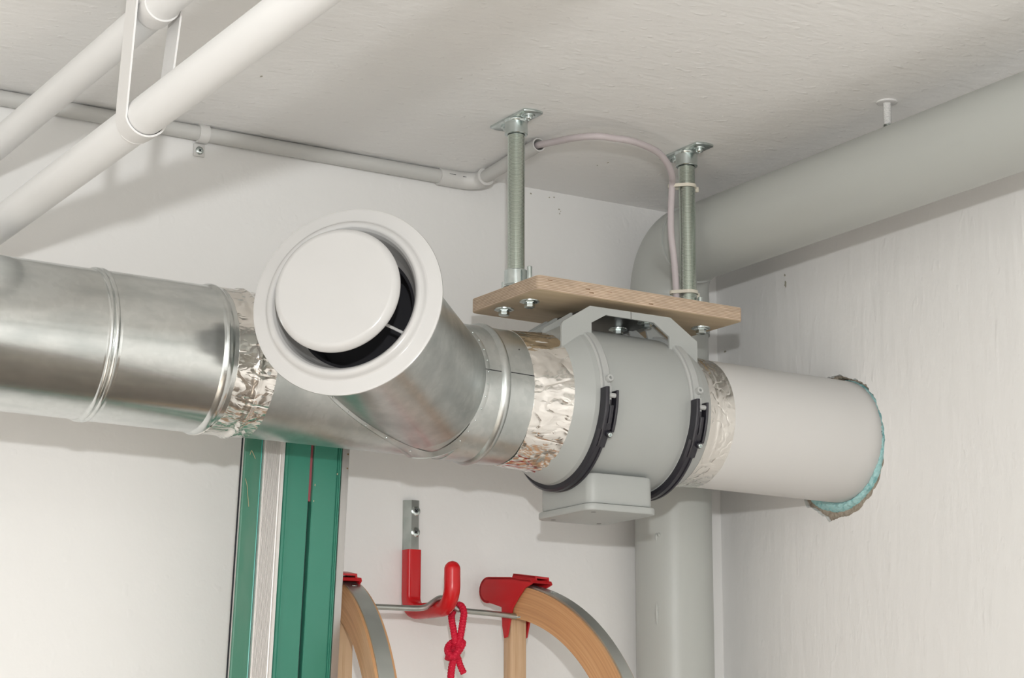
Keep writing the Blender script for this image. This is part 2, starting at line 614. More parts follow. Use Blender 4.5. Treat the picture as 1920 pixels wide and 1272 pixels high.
# back of the wall so that the hole shows masonry, not the outside
vs, fs = [], []
for k in range(NH):
    t = 2 * pi * k / NH
    for (x, rr) in ((XR + 0.012, 0.112), (XR + 0.005, hole_r(t) - 0.003), (XR + 0.006, 0.084), (XR + 0.03, 0.0815)):
        n_ = noise.noise(V((x * 300, rr * 300 * cos(t), rr * 300 * sin(t)))) * 0.0018
        vs.append(V((x + n_, PY - rr * cos(t), PZ + rr * sin(t))))
for k in range(NH):
    j = (k + 1) % NH
    for i in range(3):
        fs.append((k * 4 + i, k * 4 + i + 1, j * 4 + i + 1, j * 4 + i))
link('mortar', vs, fs, M['mortar'], wall_right, smooth=60)


def fleck(parent, c, n, pts, name='paint_chip', m=None):
    n, e1, e2 = frame(n)
    poly = [V(c) + e1 * (x * .001) + e2 * (y * .001) for x, y in pts]
    return link(name, *prism(poly, n, 0.0004), m or M['chip'], parent, smooth=0)


def blob(rx, ry, seed, n=9):
    rr = random.Random(seed)
    return [(rx * cos(2 * pi * k / n) * rr.uniform(.55, 1.1), ry * sin(2 * pi * k / n) * rr.uniform(.55, 1.1)) for k in range(n)]


fleck(wall_right, (XR, 2.0852, .6676), (-1, 0, 0), blob(2.6, 5.5, 1))
fleck(wall_right, (XR, 2.0862, .6806), (-1, 0, 0), blob(1.6, 1.8, 2))
fleck(wall_right, (XR, 2.2231, .598), (-1, 0, 0), blob(3.0, 1.8, 3))
for (x, z, a, b, s) in ((1.3985, .787, 1.6, 1.2, 4), (1.4284, .786, 1.2, .8, 5), (1.4360, .7875, 1.3, 1.2, 6), (1.4441, .7715, 1.8, 1.4, 7), (1.4470, .7690, .8, .9, 8), (1.4452, .7655, 1.0, 1.8, 9)):
    fleck(wall_back, (x, YB, z), (0, -1, 0), blob(a, b, s))
for (x, y, a, b, s) in ((.8976, 2.0269, 3, 1.6, 10), (1.4233, 2.0899, 2.2, .9, 12), (1.4179, 2.107, 1.4, .7, 13)):
    fleck(ceiling, (x, y, ZC), (0, 0, -1), blob(a, b, s))

# ------------------------------------------------------------------ white heating pipes and their hanger


def pipe_thing(name, label, x, z, r, ya, yb):
    o = link(name, *lathe([(0, 1e-5), (0, r), (yb - ya, r), (yb - ya, 1e-5)], (x, ya, z), (0, 1, 0), 72), M['whitepipe'], origin=(x, ya, z))
    return tag(o, label, 'pipe', 'white heating pipes below the ceiling')


LX, LZ, LR = .607, .577, .0177
UX, UZ, UR = .606, .6722, .0153
pipe_thing('heating_pipe', 'thicker white painted pipe, the lower of two, crossing in front of the grey conduit', LX, LZ, LR, -1.2, YB)
pipe_thing('heating_pipe', 'thinner white painted pipe hanging closest under the ceiling, above the other white pipe', UX, UZ, UR, -1.2, YB)

SY = 1.630
hang = thing('pipe_hanger', 'white painted flat steel strap looped around both white pipes', 'pipe hanger', (UX, SY, ZC))
sw = 0.0130


def band(path, th, wd, seg_ref=(0, 1, 0)):
    return tube(path, 0, sec=[(-wd, -th / 2), (wd, -th / 2), (wd, th / 2), (-wd, th / 2)], ref=seg_ref)


ro = LR + .0012
left, right = [], []
pts = [V((UX - UR - .0095, SY, ZC - .0005)), V((UX - UR - .0055, SY, UZ))]
for k in range(0, 19):
    t = radians(188 + 164 * k / 18)
    pts.append(V((LX + ro * cos(t), SY, LZ + ro * sin(t))))
pts += [V((UX + UR + .0055, SY, UZ)), V((UX + UR + .0095, SY, ZC - .0005))]
strap_path = []
for i in range(len(pts) - 1):
    strap_path += [pts[i]] if i not in (0, 1, len(pts) - 2, len(pts) - 3) else [pts[i] + (pts[i + 1] - pts[i]) * (q / 6) for q in range(6)]
strap_path.append(pts[-1])
strap_path = [p + V((.004, -.22, 0)) * max(0, p.z - LZ) for p in strap_path]
link('strap', *band(strap_path, .0018, sw), M['strap'], hang, smooth=50)
ru = UR + .0010
cp = [V((UX + ru * cos(radians(a)), SY - .032, UZ + ru * sin(radians(a)))) for a in range(176, 366, 6)]
cp = [cp[0] + V((-.004, 0, .004))] + cp + [cp[-1] + V((.004, 0, .004))]
link('upper_saddle', *band(cp, .0018, .011), M['strap'], hang, smooth=50)
# small welded paint ridge under each strap
for (x, z, r) in ((LX, LZ, LR),):
    cp = [V((x + (r + .0006) * cos(radians(a)), SY + .013, z + (r + .0006) * sin(radians(a)))) for a in range(225, 300, 5)]
    link('paint_ridge', *tube(cp, .0014, 8), M['strap'], hang)

# ------------------------------------------------------------------ grey drain pipe: along the right wall, elbow, down the corner
DR = .0515
DX, DZ, DYv = 1.570, .7078, 2.175
drain = thing('drain_pipe', 'thick grey plastic drain pipe under the ceiling turning down in the corner', 'pipe', (DX, DYv, ZF))
yb0 = 2.1135
link('horizontal_pipe', *lathe([(0, DR), (0, DR), (yb0 + 1.4, DR)], (DX, -1.4, DZ), (0, 1, 0), 72), M['drain'], drain)
RB = .062
path = [V((DX, yb0 - .012, DZ))]
for k in range(0, 17):
    t = radians(90 * k / 16)
    path.append(V((DX + .0125 * k / 16, DYv - RB + RB * sin(t), DZ - RB + RB * cos(t))))
path.append(V((DX + .0125, DYv, DZ - RB - .05)))
link('elbow', *tube(path, DR + .0022, 64, caps=True), M['drain'], drain, smooth=50)
VX = DX + .0125
link('vertical_pipe', *lathe([(0, DR), (DZ - RB - .03 - ZF, DR)], (VX, DYv, ZF), (0, 0, 1), 72), M['drain'], drain)
# moulded nubs on the upright
for (a, z, hh) in ((62, .315, .006), (63, .215, .016), (58, .318, .003)):
    t = radians(-a)
    c = V((VX + DR * sin(t), DYv - DR * cos(t), z))
    o_ = lathe([(-hh, 1e-5), (-hh * .6, .0016), (0, .0024), (hh * .6, .0016), (hh, 1e-5)], c, (0, 0, 1), 10)
    link('casting_nub', *o_, M['drain'], drain)

# stud from an old clamp
stud = thing('ceiling_stud', 'white painted threaded stud with washer in the ceiling above the grey pipe', 'stud', (1.571, 1.7139, ZC))
prof = [(0, 1e-5)]
for k in range(24):
    prof += [(.0008 + k * .0015, .0049), (.0008 + k * .0015 + .0007, .0043)]
prof += [(.0375, .0049), (.0375, 1e-5)]
link('painted_rod', *lathe(prof, (1.571, 1.7139, ZC), (0, 0, -1), 20), M['strap'], stud)
prof = [(0.0285 + k * .00075, .0052 if k % 2 else .0044) for k in range(9)]
link('bare_thread', *lathe(prof, (1.571, 1.7139, ZC), (0, 0, -1), 20), M['steel'], stud)
link('washer', *lathe([(0, .004), (0, .0125), (.0016, .0122), (.0022, .0105), (.0022, .004)], (1.571, 1.7139, ZC), (0, 0, -1), 28), M['strap'], stud)

# ------------------------------------------------------------------ grey conduit, clip, cable
CR = .0094
CY, CZ = YB - CR - .0002, ZC - CR - .0006
cond = thing('cable_conduit', 'thin grey plastic conduit along the ceiling edge with an elbow', 'conduit', (1.29, CY, CZ))
link('long_tube', *lathe([(0, 1e-5), (0, CR), (1.248 + 1.5, CR)], (-1.5, CY, CZ), (1, 0, 0), 32), M['conduit'], cond)
E0, E1 = V((1.3033, 2.2104, .7852)), V((1.289, 2.047, .7848))
dE = (E1 - E0).normalized()
CRs = .0088
a, e1, e2 = frame(dE)
link('short_tube', *lathe([(0, CRs), (0, CRs), ((E1 - E0).length, CRs), ((E1 - E0).length + .0002, CRs - .0016), ((E1 - E0).length - .03, CRs - .0018), ((E1 - E0).length - .03, 1e-5)], E0 + V((0, 0, 0)), dE, 32),
     M['conduit'], cond)
ep = crom([(1.2475, CY, CZ - .0003), (1.266, CY, CZ - .0003), (1.284, CY - .0005, CZ - .0004), (1.2985, CY - .008, CZ - .0005), E0 + dE * -.004 + V((0, 0, -.0004)), E0 + dE * .010 + V((0, 0, -.0004))], 6)
elb = link('elbow_fitting', *tube(ep, CR + .0022, 28), M['clip'], cond, smooth=50)
link('collar_lip', *merge(lathe([(-.001, CRs), (-.001, CR + .0031), (.0012, CR + .0031), (.0012, CRs)], E0 + dE * .010, dE, 28, closed=True)), M['clip'], elb)
# snap seams of the fitting
seam = []
for (p, q) in (((1.2585, CY - .0114, CZ + .0022), (1.268, CY - .0114, CZ + .0020)), ((1.279, CY - .0118, CZ + .0014), (1.2865, CY - .0124, CZ + .0012))):
    seam.append(box(V(p) + V((0, -.0006, -.0003)), V(q) + V((0, .0012, .0003))))
link('snap_seam', *merge(*seam), M['dark'], elb, smooth=0)

clip = thing('pipe_clip', 'small pale grey clip holding the conduit, screwed to the wall', 'clip', (.911, YB, .772))
cp = [V((.9113, CY + (CR + .0012) * cos(radians(a)), CZ + (CR + .0012) * sin(radians(a)))) for a in range(70, 300, 8)]
link('clip_band', *tube(cp, 0, sec=[(-.0065, -.0012), (.0065, -.0012), (.0065, .0012), (-.0065, .0012)], ref=(1, 0, 0)), M['clip'], clip, smooth=50)
link('clip_tab', *box((.9035, YB - .003, .7575), (.9185, YB - .0001, .7745), .0012), M['clip'], clip)
panhead((.9110, YB - .003, .7650), (0, -1, 0), .0052, .0026, clip, M['zinc'])

cab_pts = [(1.2905, 2.066, .7852), (1.2893, 2.052, .7848), (1.2895, 2.0445, .7843), (1.2917, 2.0145, .7802), (1.2952, 1.9712, .7742), (1.3091, 1.9448, .7710), (1.3295, 1.9400, .7707), (1.3522, 1.9384, .7711),
           (1.3812, 1.9455, .7712), (1.4098, 1.9571, .7698), (1.4325, 1.9694, .7622), (1.4505, 1.9854, .7538), (1.4628, 2.0025, .7466), (1.4614, 2.004, .7112), (1.4614, 2.004, .6828),
           (1.4648, 2.004, .6549), (1.4662, 2.003, .6271), (1.4672, 2.003, .6051), (1.4672, 2.003, .5785)]
cable = link('power_cable', *tube(crom(cab_pts, 8), .0043, 16), M['cable'], origin=(1.4672, 2.003, .5785))
tag(cable, 'mauve grey round cable arching from the conduit to the right threaded post', 'cable')

# ------------------------------------------------------------------ threaded posts
ZP0, ZP1 = .560, .578                       # plywood underside and top
RODR = .0106


def post(x, y, label):
    t = thing('threaded_post', label, 'threaded post', (x, y, ZP1), 'threaded posts carrying the plywood board')
    prof = []
    zt = ZC - .02
    n = int((zt - ZP1) / .00178)
    for k in range(n):
        z = k * .00178
        prof += [(z, RODR - .0009), (z + .00055, RODR), (z + .00095, RODR), (z + .0015, RODR - .0009)]
    link('threaded_rod', *lathe(prof, (x, y, ZP1), (0, 0, 1), 32), M['thread'], t, smooth=25)
    for nm, zz, sg in (('top_flange', ZC, -1), ('bottom_flange', ZP1, 1)):
        # lozenge plate with bowed ends, along Y
        pl = []
        hx, hy = .0137, .0400
        for k in range(7):
            u = -1 + 2 * k / 6
            pl.append((x + hx * u, y - hy - .0035 * (1 - u * u), zz))
        for k in range(7):
            u = 1 - 2 * k / 6
            pl.append((x + hx * u, y + hy + .0035 * (1 - u * u), zz))
        plate = prism(pl, (0, 0, sg), .0032, .0007)
        h = .0205 if sg < 0 else (.0235 if x < 1.3 else .013)
        col = lathe([(.003, .0155), (.0045, .0150), (.0060, .0139), (.0062, .0142), (h, .0142), (h + .0008, .0134), (h + .0008, .0108), (h - .004, .0104)], (x, y, zz), (0, 0, sg), 40)
        f = link(nm, *plate, M['zinc'], t)
        link('collar', *col, M['zinc'], f, smooth=35)
        if sg < 0:
            for yy in (y - .0265, y + .0245):
                link('screw_washer', *lathe([(0, .003), (0, .0080), (.0014, .0078), (.0018, .0068), (.0018, .003)], (x + .0015, yy, zz - .0032), (0, 0, -1), 24), M['zinc'], f)
                link('screw', *lathe([(0, .0048), (.0016, .0049), (.0030, .0042), (.0040, .0025), (.0038, .0014), (.0022, .0008), (.0021, 1e-5)], (x + .0015, yy, zz - .0050), (0, 0, -1), 20), M['zinc'], f)
    return t


PLX, PLY = 1.2275, 2.0015
PRX, PRY = 1.4815, 1.996
post(PLX, PLY, 'left threaded steel post, free of cable, between ceiling and plywood board')
post(PRX, PRY, 'right threaded steel post with the grey cable tied alongside it')

for (z, lab, hx) in ((.7470, 'upper cream nylon cable tie around the right post and cable', 0), (.6065, 'lower cream nylon cable tie just above the plywood board', .002)):
    t = thing('cable_tie', lab, 'cable tie', (PRX, PRY, z), 'cream cable ties on the right post')
    u = V((1.4636 - PRX + .001, 2.004 - PRY, 0))
    d = u.length
    u.normalize()
    v = V((-u.y, u.x, 0))
    r1, r2 = RODR + .0009, .0043 + .0008
    C1, C2 = V((PRX, PRY, z)), V((PRX, PRY, z)) + u * d
    ba = math.acos((r1 - r2) / d)
    pth = [C1 + (u * cos(a) + v * sin(a)) * r1 for a in [ba + (2 * pi - 2 * ba) * k / 26 for k in range(27)]]
    pth += [C2 + (u * cos(a) + v * sin(a)) * r2 for a in [-ba + 2 * ba * k / 14 for k in range(15)]]
    link('loop', *tube(pth, 0, closed=True, sec=[(-.0021, -.0007), (.0021, -.0007), (.0021, .0007), (-.0021, .0007)], ref=(0, 0, 1)), M['tie'], t, smooth=50)
    hc = C1 + V((.0118, -.0015 + hx, -.0022))
    link('lock_head', *box(hc + V((-.0012, -.003, -.0034)), hc + V((.0044, .003, .0034)), .0012), M['tie'], t)
    link('tail', *box(hc + V((.003, -.0007, .001)), hc + V((.0055, .0007, .0042)), .0004), M['tie'], t)

# ------------------------------------------------------------------ plywood board
BC = V((1.3595, 1.9985, ZP0))
ROT = Matrix.Rotation(radians(1.55), 4, 'Z')
board = thing('plywood_board', 'birch plywood board hanging from two threaded posts above the fan', 'board', BC)
outl = rrect(0, 0, .1535, .0743, .006, 4)
pv, pf = prism([BC + (ROT @ V((x, y, 0))) for x, y in outl], (0, 0, 1), ZP1 - ZP0, .0016)
bd = link('board_panel', pv, pf, [M['plyedge'], M['plyface']], board, smooth=35)
for p in bd.data.polygons:
    p.material_index = 1 if abs(p.normal.z) > 0.9 else 0
rk = random.Random(3)
kn = []
for k in range(5):                           # little voids and knots in the plies
    X = rk.uniform(-.14, .1)
    zz = rk.uniform(.003, .015)
    c = BC + ROT @ V((X, -.0743, zz))
    kn.append(box(c + V((-.0035, -.0002, -.0005)), c + V((.0035, .0004, .0005)), .0003, 1))
kn_o = link('veneer_knot', *merge(*kn), mat('dark_knot', (0.20, 0.10, 0.05), .8), board)
kn_o['kind'] = 'stuff'


def bolt(x, y, stud_h=.012):
    w_ = link('washer', *lathe([(0, .003), (0, .0122), (.0012, .0120), (.0017, .0108), (.0017, .003)], (x, y, ZP0), (0, 0, -1), 32), M['zinc'], board)
    link('bolt_head', *lathe([(0, .0092), (.0010, .0088), (.0013, .0066), (.0058, .0066), (.0066, .0056), (.0060, .0035), (.0058, 1e-5)], (x, y, ZP0 - .0017), (0, 0, -1), 6), M['zinc'], w_, smooth=20)
    link('bolt_shank', *lathe([(0, .0031), (stud_h - .0006, .0031), (stud_h, .0022), (stud_h, 1e-5)], (x, y, ZP1 + .003), (0, 0, 1), 16), M['zinc'], board)


bolt(1.2271, 2.0283, .013)
bolt(1.2314, 1.9765, .022)
bolt(1.4908, 1.9841, .019)

# ------------------------------------------------------------------ ducts: common axis
AX = V((1, 0, -.01136)).normalized()
A0 = V((0, 1.985, .4462 + .68 * .01136))


def zax(x):
    return A0.z - .01136 * x


def ring(profile, seg=96, a0=0, a1=2 * pi, wob=None, closed=False):
    return lathe(profile, A0, AX, seg, a0, a1, wob, closed)


def bead(x, r, h, wd, n=6):
    return [(x - wd / 2 + wd * k / n, r + h * sin(pi * k / n) ** .8) for k in range(n + 1)]


duct = thing('straight_duct', 'long straight galvanised round duct with two beads, left of the valve', 'duct', (.3, 1.985, zax(.3)))
prof = [(.2, .0795), (.684, .0795)] + bead(.6885, .0797, .0022, .0058) + bead(.6945, .0797, .0022, .0058) + [(.699, .0797), (.7, .08), (.8115, .08)] + bead(.8175, .08, .0024, .012) + [(.8240, .0798), (.852, .0798)]
link('sheet_tube', *ring(prof), M['galv'], duct, smooth=30)

wye = thing('duct_wye', 'galvanised wye fitting with a branch reaching up to the white valve', 'duct', (1.0, 1.985, zax(1.0)))
prof = [(.850, .0785), (.862, .0792), (1.118, .0792), (1.1185, .0800), (1.149, .0800)] + bead(1.1565, .0800, .0036, .012) + [(1.164, .0800), (1.1948, .0800), (1.1952, .0796), (1.2, .0785)]
main = link('main_tube', *ring(prof), M['galvd'], wye, smooth=30)
PH = radians(10.14)
JX = 1.097
BO = V((JX, 1.985, zax(JX)))
BD = V((-.7071, -.7071 * cos(PH), .7071 * sin(PH)))
bax, b1, b2 = frame(BD)
RBR = .0795
bt = link('branch_tube', *lathe([(.025, RBR), (.272, RBR)], BO, BD, 96), M['galvd'], wye, smooth=30)


def meet(t, rb, rm):
    """point where the branch wall (radius rb, angle t) leaves the main tube (radius rm)"""
    q = b1 * cos(t) + b2 * sin(t)
    lo, hi = 0.0, 0.4
    f = lambda s: ((BO + BD * s + q * rb) - A0 - AX * AX.dot(BO + BD * s + q * rb - A0)).length - rm
    for s0 in [k * .004 for k in range(100)]:
        if f(s0) < 0 <= f(s0 + .004):
            lo, hi = s0, s0 + .004
            break
    for _ in range(30):
        m_ = (lo + hi) / 2
        if f(m_) < 0:
            lo = m_
        else:
            hi = m_
    return BO + BD * lo + q * rb


NS = 120
vs, fs = [], []
for k in range(NS):
    t = 2 * pi * k / NS
    p0 = meet(t, RBR + .0002, .0800)
    p1 = meet(t, RBR + .0040, .0803)
    p2 = meet(t, RBR + .0045, .0790)
    vs += [p0, p1, p2]
for k in range(NS):
    j = (k + 1) % NS
    for i in range(2):
        fs.append((k * 3 + i, k * 3 + i + 1, j * 3 + i + 1, j * 3 + i))
link('saddle_flange', vs, fs, M['galvd'], bt, smooth=40)
for k in range(0, 36):
    t = 2 * pi * (k + .4) / 36
    p = meet(t, RBR + .0024, .0801)
    nrm = (p - A0 - AX * AX.dot(p - A0)).normalized()
    link('rivet', *lathe([(0, .0011), (.0005, .0009), (.0008, .0004), (.0009, 1e-5)], p, nrm, 8), M['zinc'], bt)
# lock seam on the collar
sv = []
for (xa, xb, an) in ((1.119, 1.150, 9.5), (1.163, 1.194, 9.5)):
    for k in range(1):
        q = radians(an)
        c = A0 + AX * xa + (V((0, -1, 0)) * cos(q) + V((0, 0, 1)) * sin(q)) * .0801
        d = A0 + AX * xb + (V((0, -1, 0)) * cos(q - .01) + V((0, 0, 1)) * sin(q - .01)) * .0801
        sv.append(tube([c, d], .0005, 6))
link('lock_seam', *merge(*sv), M['dark'], main)
link('rivet', *lathe([(0, .0010), (.0006, .0008), (.0008, 1e-5)], A0 + AX * 1.181 + (V((0, -1, 0)) * cos(.58) + V((0, 0, 1)) * sin(.58)) * .08, (0, -cos(.58), sin(.58)), 8), M['darkmetal'], main)


# foil tapes: crinkled bands
def crinkle(seed, amp, skew=0.0, e0=None, e1=None):
    def f(s, t):
        return amp * (noise.noise(V((s * 60 + seed, 9 * cos(t), 9 * sin(t)))) + .6 * noise.noise(V((s * 160 + seed, 26 * cos(t), 26 * sin(t)))))
    return f


def tape(name, label, x0, x1, rads, m, seed, amp=.0008, wave=None, n=18, seg=220):
    vs, fs = [], []
    cr = crinkle(seed, amp)
    for k in range(seg):
        t = 2 * pi * k / seg
        xa = x0 + (wave[0](t) if wave else 0) + .0006 * noise.noise(V((seed, 30 * cos(t), 30 * sin(t))))
        xb = x1 + (wave[1](t) if wave else 0) + .0006 * noise.noise(V((seed + 5, 30 * cos(t), 30 * sin(t))))
        d = V((0, -1, 0)) * cos(t) + V((0, 0, 1)) * sin(t)
        for i in range(n):
            u = i / (n - 1) if 1 < i < n - 2 else (0, .006, .994, 1)[i if i < 2 else i - n + 4]
            s = xa + (xb - xa) * u
            r = rads(s) + (cr(s, t) if 1 < i < n - 2 else 0) - (.0007 if i in (0, n - 1) else 0)
            vs.append(A0 + AX * s + d * r)
    for k in range(seg):
        j = (k + 1) % seg
        for i in range(n - 1):
            fs.append((k * n + i, k * n + i + 1, j * n + i + 1, j * n + i))
    o = link(name, vs, fs, m, origin=(x0, 1.985, zax(x0)), smooth=60)
    return tag(o, label, 'tape', 'aluminium tape bands on the duct joints')


def low(t, lo=-pi / 2, wd=.9):
    d = abs((t - lo + pi) % (2 * pi) - pi)
    return max(0.0, 1 - d / wd)


tape('foil_tape', 'crinkled silver foil tape joining the straight duct to the wye, left of the white valve', .8285, .8745,
     lambda s: .0802 + .0026 * math.exp(-((s - .8175) / .0048) ** 2) + .0026 * math.exp(-((s - .8535) / .0032) ** 2) - (.0006 if s > .858 else 0), M['foil'], 1.0, .0006,
     (lambda t: -.014 * low(t, -1.75, .75), lambda t: 0))


def lin(pts):
    def f(s):
        for (a, b) in zip(pts, pts[1:]):
            if s <= b[0]:
                u = max(0, (s - a[0]) / (b[0] - a[0]))
                return a[1] + (b[1] - a[1]) * u
        return pts[-1][1]
    return f


tape('foil_tape', 'wide crumpled silver foil tape wrapped between the wye and the grey fan', 1.1935, 1.2465,
     lin([(1.19, .0802), (1.205, .0806), (1.235, .0818), (1.2465, .0837)]), M['foil'], 7.0, .0009,
     (lambda t: .004 * low(t, -1.2, .6), lambda t: .010 * low(t, -1.45, .5)))
tape('foil_tape', 'crinkled foil tape wrapped between the grey fan and the white plastic pipe', 1.4410, 1.4815,
     lin([(1.44, .0850), (1.454, .0812), (1.4575, .0822), (1.4600, .0806), (1.482, .0803)]), M['foild'], 13.0, .0006)

# ------------------------------------------------------------------ supply air valve
VC = BO + BD * .2903
valve = thing('air_valve', 'round white air valve with a domed disc on the duct branch', 'air valve', VC)
vprof = [(-.022, .0798), (-.012, .0800), (-.0035, .0840), (-.0035, .1003), (-.0015, .1013), (.0000, .1010), (.0008, .0990), (.0030, .0872), (.0044, .0855), (.0072, .0838), (.0094, .0818), (.0101, .0797), (.0092, .0772), (.0064, .0748),
         (.0010, .0726), (-.0080, .0705), (-.020, .0670), (-.030, .0630)]
link('rim', *lathe(vprof, VC, BD, 128), M['valve'], valve, smooth=50)
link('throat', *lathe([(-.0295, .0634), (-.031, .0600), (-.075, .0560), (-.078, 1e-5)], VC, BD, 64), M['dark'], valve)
DS = .0385
dprof = [(DS + .0012, 1e-5), (DS + .0010, .0250), (DS + .0003, .0460)] + [(DS - .0085 + .0085 * cos(radians(q)), .0573 + .0085 * sin(radians(q))) for q in range(12, 133, 12)] + [(DS - .022, .0560), (DS - .030, .030), (DS - .031, 1e-5)]
link('disc', *lathe(dprof, VC, BD, 128), M['valve'], valve, smooth=50)
link('spindle', *lathe([(-.07, .005), (DS - .03, .005)], VC, BD, 16), M['strap'], valve)
br = []
for an in (-28, 152):
    t = radians(an)
    q = b1 * cos(t) + b2 * sin(t)
    c = VC + BD * (-.026)
    br.append(tube([c + q * .003, c + q * .0655], .0016, 8))
link('cross_bar', *merge(*br), M['strap'], valve)

# ------------------------------------------------------------------ inline fan
FX = 1.342
fan = thing('inline_fan', 'grey plastic inline duct fan with black clamps hanging from the plywood board', 'fan', (FX, 1.985, zax(FX)))
BR = .0945
link('housing', *ring([(1.289, BR - .004), (1.289, BR), (1.296, BR), (1.345, BR + .0005), (1.398, BR), (1.4035, BR), (1.4035, BR - .004)], 128), M['fan'], fan, smooth=30)
link('inlet_cone', *ring([(1.19, .0778), (1.240, .0800), (1.2462, .0836), (1.2680, .0950), (1.2735, .0962), (1.2735, .0900)], 128), M['fan'], fan, smooth=30)
link('outlet_cone', *ring([(1.4180, .0900), (1.4180, .0952), (1.4260, .0925), (1.4420, .0842), (1.455, .0798), (1.47, .0790)], 128), M['fan'], fan, smooth=30)
for x in (1.2735, 1.4025):
    link('rim', *ring([(x, .0905), (x, .0968), (x + .0012, .0985), (x + .0022, .0985), (x + .0030, .0968), (x + .0034, .0968), (x + .0042, .0990), (x + .0122, .0990), (x + .0146, .0968), (x + .0155, .0935)], 128), M['fanpale'], fan, smooth=35)


def radial(x, t, r):
    return A0 + AX * x + (V((0, -1, 0)) * cos(t) + V((0, 0, 1)) * sin(t)) * r


def lmat(x, t, r):
    """local frame on the fan surface: u along the axis, v along the arc (upwards), n outwards"""
    o_ = radial(x, t, r)
    n_ = (V((0, -1, 0)) * cos(t) + V((0, 0, 1)) * sin(t))
    v_ = (V((0, 1, 0)) * sin(t) + V((0, 0, 1)) * cos(t))
    return Matrix(((AX.x, v_.x, n_.x, o_.x), (AX.y, v_.y, n_.y, o_.y), (AX.z, v_.z, n_.z, o_.z), (0, 0, 0, 1)))


def arcbox(x0, x1, t0, t1, r0, r1, n=8, bev=0):
    prof = [(x0, r0), (x1, r0), (x1, r1), (x0, r1)]
    if bev:
        prof = [(x0, r0), (x1, r0), (x1, r1 - bev), (x1 - bev, r1), (x0 + bev, r1), (x0, r1 - bev)]
    return lathe(prof, A0, AX, n, t0, t1, closed=True)


for x in (1.2735, 1.4025):
    xc = x + .0078
    # band from the latch down round the underside
    prof = [(xc - .0080, .0960), (xc - .0080, .1010), (xc - .0058, .1036), (xc - .0012, .1036), (xc - .0004, .1022), (xc + .0010, .1022), (xc + .0018, .1036), (xc + .0042, .1036), (xc + .0060, .1010), (xc + .0056, .0968)]
    cl = link('clamp_band', *lathe(prof, A0, AX, 90, radians(-200), radians(-22), closed=True), M['black'], fan, smooth=40)
    lt = link('clamp_latch', *merge(
        arcbox(xc - .0088, xc - .0036, radians(-24), radians(2.5), .0975, .1105, 10, .0014),
        arcbox(xc + .0066, xc + .0100, radians(-25), radians(1.0), .0975, .1090, 10, .0012),
        arcbox(xc - .0036, xc + .0066, radians(-24), radians(-8.5), .0975, .1060, 8, .0014),
        arcbox(xc - .0010, xc + .0044, radians(-20), radians(-9), .105, .1085, 8, .0012),
        arcbox(xc - .0050, xc + .0054, radians(-36), radians(-23), .0975, .1060, 8, .0010),
        arcbox(xc + .0002, xc + .0026, radians(-9), radians(-5), .099, .1045, 3, .0004)), M['black'], fan, smooth=35)
    link('latch_hook', *merge(
        tube([lmat(xc - .0036, radians(-2.2), .1045) @ V((0, 0, 0)), lmat(xc + .0066, radians(-2.2), .1045) @ V((0, 0, 0))], .0030, 14),
        arcbox(xc - .001, xc + .003, radians(-8), radians(4), .0975, .1040, 6, .0008)), M['fanpale'], fan, smooth=40)
    # lug with a hole, above the latch
    m_ = lmat(xc + .0020, radians(9.5), .0975)
    lug = lathe([(0, .0044), (.0062, .0044), (.0068, .0040), (.0068, .0019), (.0058, .0017), (.0030, .0016), (.003, 1e-5)], (0, 0, 0), (0, 0, 1), 24)
    link('latch_lug', [m_ @ V(p) for p in lug[0]], lug[1], M['fanpale'], fan, smooth=35)
    m_ = lmat(xc + .0030, radians(-26.5), .1040)
    s1 = lathe([(0, .0040), (.0058, .0040), (.0062, .0036), (.0062, .0028)], (0, 0, 0), (0, 0, 1), 20)
    s2 = lathe([(.004, .0028), (.0072, .0028), (.0076, .0024), (.0076, .0013), (.0060, .0011), (.006, 1e-5)], (0, 0, 0), (0, 0, 1), 20)
    link('screw_boss', [m_ @ V(p) for p in s1[0]], s1[1], M['black'], lt, smooth=35)
    link('screw', [m_ @ V(p) for p in s2[0]], s2[1], M['zinc'], lt, smooth=35)

# bracket: fins in planes across the depth of the board
fan_out = [(1.2436, 0.4866), (1.2436, 0.5236), (1.2455, 0.5272), (1.2835, 0.5505), (1.4008, 0.5505), (1.4404, 0.5252), (1.4404, 0.4838), (1.3987, 0.4838), (1.3987, 0.5263), (1.3761, 0.5414), (1.3063, 0.5421), (1.2857, 0.5304), (1.2857, 0.4866)]
bracket = link('mounting_bracket', *prism([(x, 1.925, z) for x, z in fan_out], (0, 1, 0), .003), M['fan'], fan, smooth=0)
link('split_line', *box((1.3422, 1.9247, .5418), (1.3428, 1.9252, .5505)), M['darkmetal'], bracket, smooth=0)
legs = [[(1.2436, 0.4866), (1.2436, 0.5236), (1.2456, 0.5271), (1.2835, 0.5505), (1.292, 0.5505), (1.2856, 0.5304), (1.2856, 0.4866)], [(1.4404, 0.4838), (1.4404, 0.5252), (1.4008, 0.5505), (1.3922, 0.5505), (1.3987, 0.5263), (1.3987, 0.4838)]]
for yy in (1.9670, 2.0005, 2.0225):
    for lg in legs:
        link('bracket_fin', *prism([(x, yy, z) for x, z in lg], (0, 1, 0), .0025), M['fan'], fan, smooth=0)
link('mount_rail', *box((1.3080, 1.9590, .5508), (1.4180, 2.0500, ZP0 - .0002)), M['fan'], fan, smooth=0)
bp = link('base_plate', *box((1.2860, 1.9300, .5475), (1.3980, 2.0240, .5506), .0006, 1), M['darkmetal'], fan, smooth=0)
